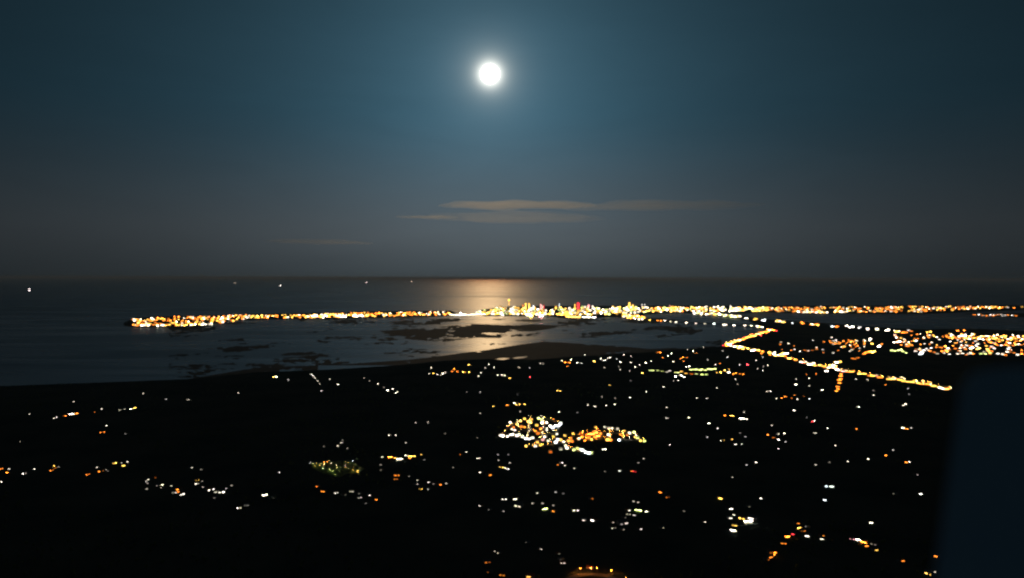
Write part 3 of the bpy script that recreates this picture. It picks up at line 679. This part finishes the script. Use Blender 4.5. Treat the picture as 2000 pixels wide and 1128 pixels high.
for i, (x, y, c, b) in enumerate([(1226, 619, 'Y', 8), (1232, 620.5, 'O', 8), (1240, 621, 'W', 7.5), (1248, 622.5, 'W', 7.5), (1254, 622.5, 'W', 7.5), (1269, 624, 'Y', 7), (1284, 625, 'O', 6), (1291, 625, 'O', 6), (1299, 625, 'W', 7.5), (1310, 627, 'W', 5),
                                  (1320, 628, 'W', 6), (1340, 629, 'W', 7), (1359, 630, 'W', 5), (1377, 631, 'W', 4), (1395, 631, 'C', 8), (1414, 633, 'W', 7.5), (1418, 633, 'W', 6), (1433, 634, 'W', 8), (1455, 634.5, 'W', 7), (1467, 635, 'W', 7), (1479, 636, 'W', 8),
                                  (1483, 637, 'Y', 8), (1489, 637.5, 'W', 8), (1500, 642, 'O', 9), (1506, 643, 'Y', 9), (1511, 644, 'O', 9), (1516, 645, 'R', 6)]):
    p = G(x, y, 2); p.z = 1.6
    shop(p, c, b, f'{nth(i + 1)} wayside building from the city on the causeway road, {CN[c]} front', 'wayside buildings on the causeway', 1.5)

# ---- greenhouses glowing in a row
mb = MB(); n_ = 8
def arch(z0, R_, x0, x1):
    m = MB()
    for x in (x0, x1):
        m.v += [(x, R_ * math.cos(math.pi * k / n_), z0 + R_ * .8 * math.sin(math.pi * k / n_)) for k in range(n_ + 1)]
    m.f = [(k, k + 1, n_ + 2 + k, n_ + 1 + k) for k in range(n_)] + [tuple(range(n_, -1, -1)), tuple(range(n_ + 1, 2 * n_ + 2))]
    return m
ME_gh_base = MB().box(-9, 9, -5.2, 5.2, -1, .8).mesh('greenhouse', M['concrete'])
ME_gh_glass = arch(.8, 5, -8.8, 8.8).mesh('glass_vault', M['lit'])
ME_gh_rib = MB().box(-.15, .15, -5.15, 5.15, .8, 1.1).mesh('frame_rib', M['steel'])
GHS = [(1348 + 6 * k, 720 + (k % 2) * .8, 'G', 7.3) for k in range(9)] + [(1270, 722, 'G', 6), (1276, 722, 'G', 7), (1285, 723, 'G', 4), (1294, 724, 'G', 4), (1301, 725, 'W', 4), (1307, 724, 'W', 4), (1320, 726, 'G', 6), (1326, 726, 'G', 6), (1332, 725, 'Y', 6),
      (1340, 728, 'Y', 6), (1352, 729, 'O', 5), (1361, 729, 'G', 6), (1370, 730, 'G', 6), (1378, 730, 'G', 5)]
for x, y, c, b in GHS:
    p = G(x + random.uniform(-1.5, 1.5), y + random.uniform(-1, 1), 3); p.z = 1.5; b += random.uniform(-1.3, .9)
    o = link('greenhouse', ME_gh_base); o.location = p; o.rotation_euler.z = face_cam(p, .15)
    g = link('glass_vault', ME_gh_glass, o); light_up(g, c, radiance(b, p.length, 80))
    for xx in (-6, 0, 6): link('frame_rib', ME_gh_rib, o).location.x = xx
    tag(o, f'arched greenhouse glowing {CN[c]} ' + ('in the long row' if y < 722.2 and x > 1340 else 'beside the long row'), 'greenhouse', 'glowing greenhouses')

# ---- apartment blocks of spit, city, suburbs; the smaller rest is one mass
mb = MB(); mb.box(-12, 12, -7, 7, -1, 13); mb.box(-12.3, 12.3, -7.3, 7.3, 13, 13.6); mb.box(-3, 3, -2, 4, 13.6, 16)
ME_blk = mb.mesh('apartment_block', M['concrete'])
ME_bw = MB().box(-11, 11, -.12, .05, 0, 1.9).mesh('window', M['lit'])
BLOCKS = []
def block(x, y, c, b, label, group, s=1.0, hz=1.0): BLOCKS.append((x, y, c, b, label, group, s, hz))

def fill(n, top, bot, pal, b0, b1, label, group, s0, s1, h0=.7, h1=1.3):
    xs = [p[0] for p in top]
    def at(pl, x):
        for i in range(len(pl) - 1):
            if pl[i][0] <= x <= pl[i + 1][0]:
                return pl[i][1] + (pl[i + 1][1] - pl[i][1]) * (x - pl[i][0]) / (pl[i + 1][0] - pl[i][0])
        return pl[-1][1]
    for k in range(n):
        x = random.uniform(xs[0], xs[-1]); y = random.uniform(at(top, x), at(bot, x)); c = random.choice(pal)
        block(x, y, c, random.uniform(b0, b1), label.format(c=CN[c]), group, random.uniform(s0, s1), random.uniform(h0, h1))
# the spit
fill(230, [(255, 623), (300, 619), (430, 616), (480, 614)], [(255, 635), (300, 636), (400, 634), (440, 628), (480, 622)], 'OOOYYW', 4.5, 7.4, 'block with {c} windows on the broad tip of the lit spit', 'blocks on the tip of the spit', .8, 1.3)
fill(18, [(262, 633), (330, 634), (420, 631)], [(262, 636), (330, 636.5), (420, 633)], 'WWY', 7.5, 9, 'bright block with {c} windows on the bay front of the spit', 'bright blocks on the spit front', .9, 1.3)
fill(250, [(470, 616), (600, 613), (700, 610), (880, 607.5)], [(470, 621), (600, 619.5), (700, 618.5), (880, 613.5)], 'OOYYW', 4.8, 7.8, 'block with {c} windows along the narrow neck of the lit spit', 'blocks on the neck of the spit', .8, 1.5)
fill(34, [(610, 614), (640, 614), (720, 613)], [(610, 617.5), (640, 617.5), (720, 617.5)], 'WWWY', 7.5, 9, 'bright block with {c} windows midway along the spit neck', 'bright blocks midway on the spit', 1, 1.6)
# city core
fill(340, [(930, 611), (950, 604.5), (990, 601), (1100, 600), (1250, 598)], [(930, 612), (960, 614), (1060, 613.5), (1150, 615), (1250, 612)], 'WWYYYWG', 6.3, 9.0, 'block with {c} windows in the dense city centre', 'blocks of the city centre', 1.1, 2.2, .8, 2.4)
fill(26, [(955, 612), (1060, 612.5), (1160, 613)], [(955, 614.5), (1060, 614.5), (1160, 615)], 'WWY', 7.5, 9, 'waterfront block with {c} windows on the city quay', 'blocks on the city quay', 1.3, 2.2)
fill(16, [(1103, 617), (1132, 617)], [(1103, 618.5), (1132, 618.5)], 'Y', 7.5, 8.6, 'low hall with {c} windows on the mole before the city', 'halls on the city mole', 1.2, 1.7, .4, .6)
fill(16, [(1138, 617), (1165, 617.5)], [(1138, 618.5), (1165, 619)], 'WWC', 7, 8.6, 'low hall with {c} windows beside the city mole', 'halls beside the city mole', 1.2, 1.7, .4, .6)
# city's long arm along the far shore
fill(240, [(1250, 599), (1320, 599), (1400, 599), (1500, 599)], [(1250, 609), (1320, 607.5), (1400, 608), (1500, 607)], 'WWYYGYO', 5.8, 8.4, 'block with {c} windows on the shore road east of the city'.replace(' east of', ' out of'), 'blocks on the shore road out of the city', 1.1, 2.0, .8, 1.6)
fill(40, [(1215, 612), (1240, 615), (1260, 618)], [(1215, 618), (1240, 620), (1260, 622)], 'WYOY', 6, 8.2, 'block with {c} windows where the causeway leaves the city', 'blocks at the causeway head', 1.0, 1.6)
fill(330, [(1500, 599), (1800, 598), (1900, 597.5), (1955, 598)], [(1500, 607.5), (1600, 609.5), (1700, 609), (1800, 608.5), (1900, 603), (1955, 601)], 'OOOYYW', 3.8, 6.4, 'block with {c} windows on the distant low shore', 'blocks on the distant low shore', 1.1, 2.0)
fill(40, [(1550, 606.5), (1600, 607.5), (1680, 607)], [(1550, 609.5), (1600, 610), (1680, 609.5)], 'WYW', 6, 8, 'brighter block with {c} windows lining the distant inlet', 'bright blocks lining the distant inlet', 1.1, 1.9)
fill(24, [(1900, 612), (2000, 613)], [(1900, 615), (2000, 617)], 'dOd', 2, 4, 'faint hut with {c} windows on the far marsh', 'huts on the far marsh', 1, 1.5, .4, .8)
fill(40, [(1955, 599), (2100, 598)], [(1955, 601), (2100, 602)], 'OYd', 3, 5.5, 'faint block with {c} windows at the end of the distant shore', 'faint blocks at the shore end', 1.2, 2)
# isthmus road
fill(34, [(1352, 608), (1400, 611), (1450, 617)], [(1352, 611), (1400, 615), (1450, 621)], 'WWYG', 6.5, 8.8, 'block with {c} windows at the neck of the isthmus road', 'blocks at the neck of the isthmus', 1.1, 1.8)
for kn, (x, y, n_, pal, bb) in enumerate(((1432, 617, 7, 'WGW', 9), (1458, 621, 3, 'W', 7.5), (1475, 622, 4, 'Y', 7), (1491, 624, 3, 'C', 8.5), (1520, 626, 5, 'WY', 8), (1532, 628, 5, 'YW', 8), (1550, 630, 1, 'C', 7), (1568, 630, 5, 'OY', 7.6), (1585, 632, 5, 'OYW', 7.8), (1595, 633, 4, 'OY', 7.6),
                          (1625, 636, 3, 'CW', 8.6), (1638, 637, 3, 'O', 7), (1651, 636, 2, 'W', 8.4), (1662, 638, 4, 'CW', 9), (1680, 639, 3, 'Wd', 6), (1697, 641, 3, 'W', 8.4), (1715, 642, 5, 'WG', 8.4), (1733, 643, 3, 'W', 8.6), (1750, 647, 7, 'WY', 9.2), (1765, 649, 6, 'YO', 8.6), (1778, 645, 3, 'Od', 5))):
    for k in range(n_):
        c = random.choice(pal)
        block(x + random.uniform(-4, 4), y + random.uniform(-1.2, 1.6), c, bb - random.uniform(0, 1.4), f'block with {CN[c]} windows, {nth(kn + 1)} lit knot from the city on the isthmus road', 'blocks along the isthmus road', random.uniform(.9, 1.5), random.uniform(.6, 1))
# suburbs between isthmus and highway
SUB = """1700,686,Y,10 1704,687,Y,10 1696,687,O,9 1690,688,O,8 1708,685,Y,9 1687,690,O,7 1742,684,G,7 1748,684,G,7 1755,683,G,8 1760,682,G,8 1764,686,G,7 1770,688,G,6 1716,676,W,10 1718,674,W,9 1722,671,O,7 1700,661,W,9 1703,670,Y,8 1698,664,W,8
1746,667,W,8 1752,667,W,8 1758,666,W,9 1764,667,W,8 1775,667,W,7 1790,665,C,9 1800,689,C,9 1797,691,C,7 1811,648,Y,8 1817,647,Y,8 1805,658,W,6 1803,660,O,6 1870,645,O,8 1883,644,O,8 1874,656,W,9 1880,655,W,9 1886,655,W,9 1893,656,Y,9 1900,651,W,9
1898,654,W,9 1858,655,W,7 1846,675,O,9 1848,684,O,8 1840,685,O,7 1851,685,Y,7 1895,679,W,10 1899,678,W,10 1877,678,O,7 1885,681,O,7 1912,679,Y,9 1909,681,Y,8 1928,681,Y,9 1931,684,Y,8 1945,659,Y,9 1940,660,Y,8 1954,656,Y,8 1964,655,Y,8 1990,658,W,9
1996,661,W,8 1975,658,O,8 1980,657,O,7 1935,668,O,8 1945,671,O,7 1972,669,W,8 1985,672,G,7 1958,673,O,7 1964,672,O,7 1915,690,G,6 1925,690,G,6 1933,688,G,6 1995,690,O,8 1988,692,W,6 1967,686,W,6 1930,656,W,7 1920,656,Y,7 1913,657,Y,7 1624,658,W,5
1650,676,Y,6 1664,682,W,4 1673,665,W,6 1688,663,W,5 1665,699,O,6 1670,700,O,6 1675,698,O,5 1632,706,Y,8 1640,706,Y,8 1820,668,W,6 1835,662,W,5 1870,690,W,6 1880,689,W,5 1892,690,W,5 1906,665,d,5"""
for it in SUB.split():
    x, y, c, b = it.split(','); block(float(x), float(y), c, int(b) - .4, f'bright block with {CN[c]} windows in the suburb behind the highway', 'bright blocks of the suburb', random.uniform(.7, 1.1), random.uniform(.5, .9))
fill(170, [(1745, 653), (1800, 650), (1870, 650), (2010, 654)], [(1745, 668), (1800, 690), (1870, 692), (2010, 694)], 'OOOYWd', 3.6, 6.6, 'low block with {c} windows in the suburb behind the highway', 'low blocks of the suburb', .6, 1.1, .4, .8)
fill(60, [(1860, 654), (2010, 656)], [(1860, 660), (2010, 665)], 'OYYW', 5, 7.6, 'block with {c} windows on the suburb main street', 'blocks on the suburb main street', .7, 1.1, .5, .9)
fill(44, [(1520, 666), (1600, 662), (1690, 660)], [(1520, 682), (1600, 690), (1690, 685)], 'OOdW', 2.5, 5, 'dim low block with {c} windows in the fields behind the highway', 'dim blocks behind the highway', .5, .9, .4, .7)
fill(24, [(1620, 664), (1690, 662)], [(1620, 671), (1690, 672)], 'OOY', 4, 6, 'low block with {c} windows in the brown row behind the highway', 'brown row behind the highway', .5, .9, .4, .7)

def size_px(B): return B[3] + 2.2 * (B[1] - 600) / 60 + 1.0 * B[6]
order = sorted(BLOCKS, key=size_px, reverse=True)
for (x, y, c, b, label, group, s, hz) in order[:300]:
    p = G(x, y, 3); p.z = 1.6
    o = link('apartment_block', ME_blk); o.location = p; o.rotation_euler.z = face_cam(p, .5); o.scale = (s, s, s * hz)
    L = radiance(b, p.length, 4 * 42 * s * s * hz)
    for k in range(4):
        w = link('window', ME_bw, o); w.location = (0, -7, .9 + 3.1 * k); light_up(w, c, L * random.choice((.3, .8, 1.2, 1.7)))
    tag(o, label, 'apartment block', group)
lit_mass('distant_blocks', [(x, y, c, b, s, hz) for (x, y, c, b, label, group, s, hz) in order[300:]], 'mass of small far-off lit blocks along the spit, city and distant shores', 13, 12, 7)

# ---- towers of the skyline
def tower(x, yb, ytop, wpx, c, b, label):
    p = G(x, yb, 2); d = p.length; p.z = 1.6
    h = (yb - ytop) / F * d; w = wpx / F * d / 2
    mb = MB(); mb.box(-w, w, -w * .8, w * .8, -1, h); mb.box(-w * .6, w * .6, -w * .5, w * .5, h, h + 5); mb.lathe([(.8, h + 5), (.2, h + 18)], 6)
    o = link('tower_block', mb.mesh('tower_block', M['concrete'])); o.location = p; o.rotation_euler.z = face_cam(p, .3)
    n = max(6, int(h / 9)); L = radiance(b, d, 2 * w * h * .5 / max(1, (2 * w * h) / (4 * (d / 742) ** 2)))
    me = MB().box(-w * .92, w * .92, -.3, .1, 0, h / n * .55).mesh('window', M['lit'])
    for k in range(n):
        q = link('window', me, o); q.location = (0, -w * .8, 2 + k * (h - 3) / n); light_up(q, c, L * random.choice((.5, .9, 1.3)))
    tag(o, label, 'tower block')
tower(1027, 603, 590, 3.6, 'Y', 7.5, 'taller of the twin yellow towers in the city centre')
tower(1033.5, 603, 590.5, 3.4, 'Y', 7.8, 'shorter of the twin yellow towers in the city centre')
tower(1021, 603, 593, 2.2, 'O', 6.3, 'slim orange tower beside the twin yellow towers')
tower(1042, 604, 595, 3, 'C', 7.2, 'cool white tower by the twin yellow towers')
tower(1056, 604, 592.5, 3, 'P', 7.2, 'pinkish tower standing at the city quay')
tower(1062, 603, 593.5, 2, 'R', 6.0, 'slim red-lit tower beside the pinkish tower')
tower(1092, 603, 591, 1.6, 'C', 6.8, 'very slim cool white tower in the city centre')
tower(1129, 603, 589, 5.5, 'R', 7.3, 'broad red-lit tower in the city centre')
tower(1123, 603, 592, 2.6, 'Y', 7.2, 'yellow tower leaning against the broad red one'.replace('leaning against', 'beside'))
tower(1150, 602, 593, 4.5, 'P', 7.0, 'pink-lit tower past the broad red one')
tower(1157, 603, 595, 2.6, 'W', 7.4, 'white tower next to the pink-lit tower')
tower(1229.5, 603, 589, 3.5, 'Y', 7.8, 'tall yellow tower where the city thins out')
tower(1236, 603, 593, 3, 'Y', 7.2, 'lower yellow tower next to the tall lone one')
tower(1254, 603, 591.5, 1.4, 'd', 6.0, 'thin pale tower past the tall yellow one')
tower(1259, 603, 592, 1.4, 'd', 5.5, 'faint thin tower past the pale one')
tower(1308, 603, 593, 1.6, 'P', 5.2, 'lone faint pink tower on the shore road')
tower(1427, 603, 595, 2.4, 'W', 7.6, 'white tower on the shore road out of the city')
# quay at the foot of the twin towers, floodlit yellow
for i, (x, y, c, b) in enumerate(((1036.5, 615.3, 'Y', 16), (1038, 609, 'Y', 9.4), (1057, 615.3, 'P', 15), (994, 610.5, 'Y', 9.0), (1000, 610.8, 'Y', 9.0))):
    p = G(x, y, 3); p.z = 1.6
    shop(p, c, b, ['tall yellow-lit pavilion at the water under the twin towers', 'yellow-lit pavilion behind the waterside one', 'pink-lit pavilion on the city quay', 'yellow pavilion under the observation tower', 'second yellow pavilion under the observation tower'][i], 'lit pavilions on the quay', 3.2)

# ---- observation tower with a lit pod
p = G(994, 603, 2); d = p.length; p.z = 1.6
U = d / F
t = link('observation_tower', MB().lathe([(.9 * U, -1), (.55 * U, 3 * U), (.35 * U, 14 * U)], 10).mesh('observation_tower', M['concrete'])); t.location = p
pod = link('pod', MB().lathe([(.5 * U, 15.6 * U), (1.5 * U, 17 * U), (1.7 * U, 19 * U), (.9 * U, 20.4 * U)], 12).mesh('pod', M['lit']), t); light_up(pod, 'Y', radiance(7.2, d, 10 * U * U))
nk = link('lit_collar', MB().lathe([(.36 * U, 14 * U), (.45 * U, 15.6 * U)], 10).mesh('lit_collar', M['concrete']), t)
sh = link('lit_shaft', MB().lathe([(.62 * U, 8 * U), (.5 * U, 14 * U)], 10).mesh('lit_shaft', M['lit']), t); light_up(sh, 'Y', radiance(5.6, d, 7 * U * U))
link('spire', MB().lathe([(.25 * U, 20.4 * U), (.06 * U, 24 * U)], 6).mesh('spire', M['steel']), t)
tag(t, 'slender observation tower with glowing round pod above the city', 'tower')

# ---- lit breakwater across the harbour mouth
a, b_ = G(878, 613.8, 2), G(950, 612.6, 2); mid = (a + b_) / 2; ln = (b_ - a).length / 2
o = link('breakwater', MB().box(-ln, ln, -8, 8, -2, 4).mesh('breakwater', M['concrete'])); o.location = (mid.x, mid.y, 0); o.rotation_euler.z = math.atan2((b_ - a).y, (b_ - a).x)
me = MB().box(-11, 11, -.6, .3, 0, 3.2).mesh('light_rail', M['lit'])
nn = int(2 * ln / 24)
for k in range(nn):
    q = link('light_rail', me, o); q.location = (-ln + 24 * (k + .5), -8, 5); light_up(q, 'W', radiance(7.8, mid.length, 150))
tag(o, 'long low breakwater edged with white lights across the harbour mouth', 'breakwater')
p = G(900, 613.3, 2)
lh = link('harbour_light', MB().lathe([(5, 0), (3.6, 16), (3.2, 22)], 10).mesh('harbour_light', M['plaster'])); lh.location = (p.x, p.y - 20, 1)
q = link('lantern', MB().lathe([(4, 22), (4.4, 24), (4.4, 30), (1, 33)], 10).mesh('lantern', M['lit']), lh); light_up(q, 'C', radiance(10.5, p.length, 70))
tag(lh, 'squat harbour light with dazzling white lantern on the breakwater', 'lighthouse')

# ---- ships out at sea
def ship(x, y, b, label, k=1.0):
    p = G(x, y, 10); p.z = 0
    L_ = 90 * k
    hull = MB()
    sec = [(-1, .7), (-.8, 1), (.6, 1), (.85, .6), (1, .05)]
    hull.v = [(u * L_, s * w * 14 * k, z) for u, w in sec for s, z in ((-1, 9 * k), (-.75, -2), (.75, -2), (1, 9 * k))]
    for i in range(len(sec) - 1):
        for j in range(3): hull.f.append((i * 4 + j, (i + 1) * 4 + j, (i + 1) * 4 + j + 1, i * 4 + j + 1))
        hull.f.append((i * 4 + 3, (i + 1) * 4 + 3, (i + 1) * 4, i * 4))
    hull.f += [(0, 1, 2, 3), (16, 19, 18, 17)]
    o = link('ship', hull.mesh('ship', M['hull'])); o.location = p; o.rotation_euler.z = math.atan2(-p.x, p.y) + random.uniform(-.4, .4)
    link('deckhouse', MB().box(-80 * k, -52 * k, -11 * k, 11 * k, 9 * k, 30 * k).mesh('deckhouse', M['plaster']), o)
    w = link('lit_deck', MB().box(-82 * k, -20 * k, -12 * k, -11.2 * k, 10 * k, 28 * k).mesh('lit_deck', M['lit']), o); light_up(w, 'd', radiance(b, p.length, 62 * 18 * k * k))
    link('mast', MB().lathe([(1 * k, 30 * k), (.4 * k, 52 * k)], 6, -66 * k).mesh('mast', M['steel']), o)
    tag(o, label, 'ship', 'ships out at sea')
ship(60, 566, 6.0, 'lit ship anchored off the dark open coast', 1.2)
ship(550, 558.5, 5.2, 'lit ship on the sea beyond the spit', 1.5)
ship(718, 552.5, 4.8, 'distant lit ship near the horizon beyond the spit', 2.4)
ship(806, 550.8, 4.0, 'faint ship on the horizon by the moon path', 2.4)
ship(461, 553.5, 2.5, 'faintest ship on the horizon', 2.0)

# ---- moon and thin clouds
D = 900000.0
bm = bmesh.new(); bmesh.ops.create_icosphere(bm, subdivisions=4, radius=D * 18 / F)
me = bpy.data.meshes.new('moon'); bm.to_mesh(me); bm.free()
mm = bpy.data.materials.new('moon_surface'); mm.use_nodes = True; t = mm.node_tree; t.nodes.clear()
e = t.nodes.new('ShaderNodeEmission'); oo = t.nodes.new('ShaderNodeOutputMaterial'); nz = t.nodes.new('ShaderNodeTexNoise'); nz.inputs['Scale'].default_value = .0004
cr = t.nodes.new('ShaderNodeValToRGB'); cr.color_ramp.elements[0].color = (.8, .74, .62, 1); cr.color_ramp.elements[1].color = (1, .96, .86, 1)
tcn = t.nodes.new('ShaderNodeTexCoord'); t.links.new(tcn.outputs['Object'], nz.inputs['Vector']); t.links.new(nz.outputs['Fac'], cr.inputs['Fac']); t.links.new(cr.outputs[0], e.inputs['Color'])
e.inputs['Strength'].default_value = 2.5; tr = t.nodes.new('ShaderNodeBsdfTransparent'); ads = t.nodes.new('ShaderNodeAddShader')
t.links.new(e.outputs[0], ads.inputs[0]); t.links.new(tr.outputs[0], ads.inputs[1]); t.links.new(ads.outputs[0], oo.inputs['Surface'])
me.materials.append(mm)
mo = link('moon', me); mo.location = Vector((0, 0, ALT)) + MOON * D
tag(mo, 'brilliant white full moon in the night sky', 'moon')

def cloud(x, y, wpx, tpx, dens, label, seed, alt_d=42000.0):
    r = ray(x, y); c = Vector((0, 0, ALT)) + r * (alt_d / r.y)
    U = alt_d / F
    bm = bmesh.new(); bmesh.ops.create_icosphere(bm, subdivisions=5, radius=1.0)
    for v in bm.verts:
        n1 = noise.fractal(Vector((v.co.x * 2.3 + seed, v.co.y * 1.5, v.co.z * .8)), 1.0, 2.0, 4)
        e = max(0.0, 1 - (v.co.x ** 2)) ** .5
        k = 1 + .45 * n1
        v.co = Vector((v.co.x * wpx * U * (1 + .12 * n1), v.co.y * wpx * U * .45 * k, v.co.z * tpx * U * k * (1.0 if v.co.z > 0 else .55)))
    me = bpy.data.meshes.new('cloud'); bm.to_mesh(me); bm.free()
    m = bpy.data.materials.new('thin_cloud'); m.use_nodes = True; t = m.node_tree; t.nodes.clear()
    pv = t.nodes.new('ShaderNodeVolumePrincipled'); o_ = t.nodes.new('ShaderNodeOutputMaterial')
    pv.inputs['Color'].default_value = (.95, .93, .9, 1); pv.inputs['Density'].default_value = dens; pv.inputs['Anisotropy'].default_value = .86
    t.links.new(pv.outputs[0], o_.inputs['Volume']); me.materials.append(m)
    o = link('cloud', me); o.location = c; o.rotation_euler.z = math.atan2(-c.x, c.y)
    tag(o, label, 'cloud', 'thin clouds under the moon')
CD = 2.2e-4
cloud(1010, 402, 150, 9, CD * 1.3, 'brightest lens-shaped thin cloud under the moon', 1.0)
cloud(1290, 403, 190, 8, CD * .7, 'long faint cloud trailing off from the brightest one', 9.0, 45000)
cloud(1010, 427, 170, 13, CD * .35, 'pale veil of cloud just below the brightest one', 17.0, 47000)
cloud(832, 425, 62, 3, CD * 2, 'small thin streak of cloud beside the pale veil', 23.0, 44000)
cloud(625, 474, 105, 5, CD * .8, 'faint low streak of cloud over the spit', 31.0, 50000)

# ---- dark woods on the plain (one mass) 
rnd = random.Random(5)
wood = MB()
ico = bmesh.new(); bmesh.ops.create_icosphere(ico, subdivisions=1, radius=1.0)
IV = [v.co.copy() for v in ico.verts]; IF = [tuple(v.index for v in f.verts) for f in ico.faces]; ico.free()
def wooded(x, y): return noise.noise((x * .0018, y * .0018, 3.3)) > .12
cnt = 0
while cnt < 2600:
    dd = rnd.uniform(1100, 4200); u = rnd.uniform(-.8, .8)
    x, y = u * dd, dd
    if not wooded(x, y): continue
    s = rnd.uniform(2.2, 4.2); cnt += 1
    wood.add([(x + v.x * s * rnd.uniform(.7, 1.3), y + v.y * s * rnd.uniform(.7, 1.3), 1.5 + s * 1.1 + v.z * s * rnd.uniform(.8, 1.4)) for v in IV], IF)
o = link('woodland', wood.mesh('woodland', M['leaf']))
tag(o, 'dark copses of trees scattered over the night plain', 'woodland', None, 'stuff')

# ---- the aircraft's own cabin panel, close to the lens and out of focus
pd = .45
outline = [(1868, 775), (1872, 745), (1882, 727), (1900, 717), (1930, 712), (2080, 706), (2500, 700), (2500, 1700), (1740, 1700), (1790, 1300), (1818, 1128), (1845, 930)]
bm = bmesh.new()
fr, bk = [], []
for x, y in outline:
    r = ray(x, y); w = Vector((0, 0, ALT)) + r * ((.58 - .18 * (y - 700) / 1000) / r.y)
    fr.append(bm.verts.new(w)); bk.append(bm.verts.new(w + Vector((.075, .06, -.035))))
bm.faces.new(fr); bm.faces.new(bk[::-1])
for i in range(len(fr)):
    j = (i + 1) % len(fr); bm.faces.new((fr[i], bk[i], bk[j], fr[j]))
bmesh.ops.recalc_face_normals(bm, faces=bm.faces)
bmesh.ops.bevel(bm, geom=[e for e in bm.edges], offset=.006, segments=3, affect='EDGES')
me = bpy.data.meshes.new('cabin_panel'); bm.to_mesh(me); bm.free(); me.materials.append(M['cabin_blue'])
o = link('cabin_panel', me)
tag(o, 'blurred dark blue cabin panel with rounded corner close to the aircraft window', 'panel')
print('houses', NH, 'blocks', len(BLOCKS), 'objects', len(COL.objects))
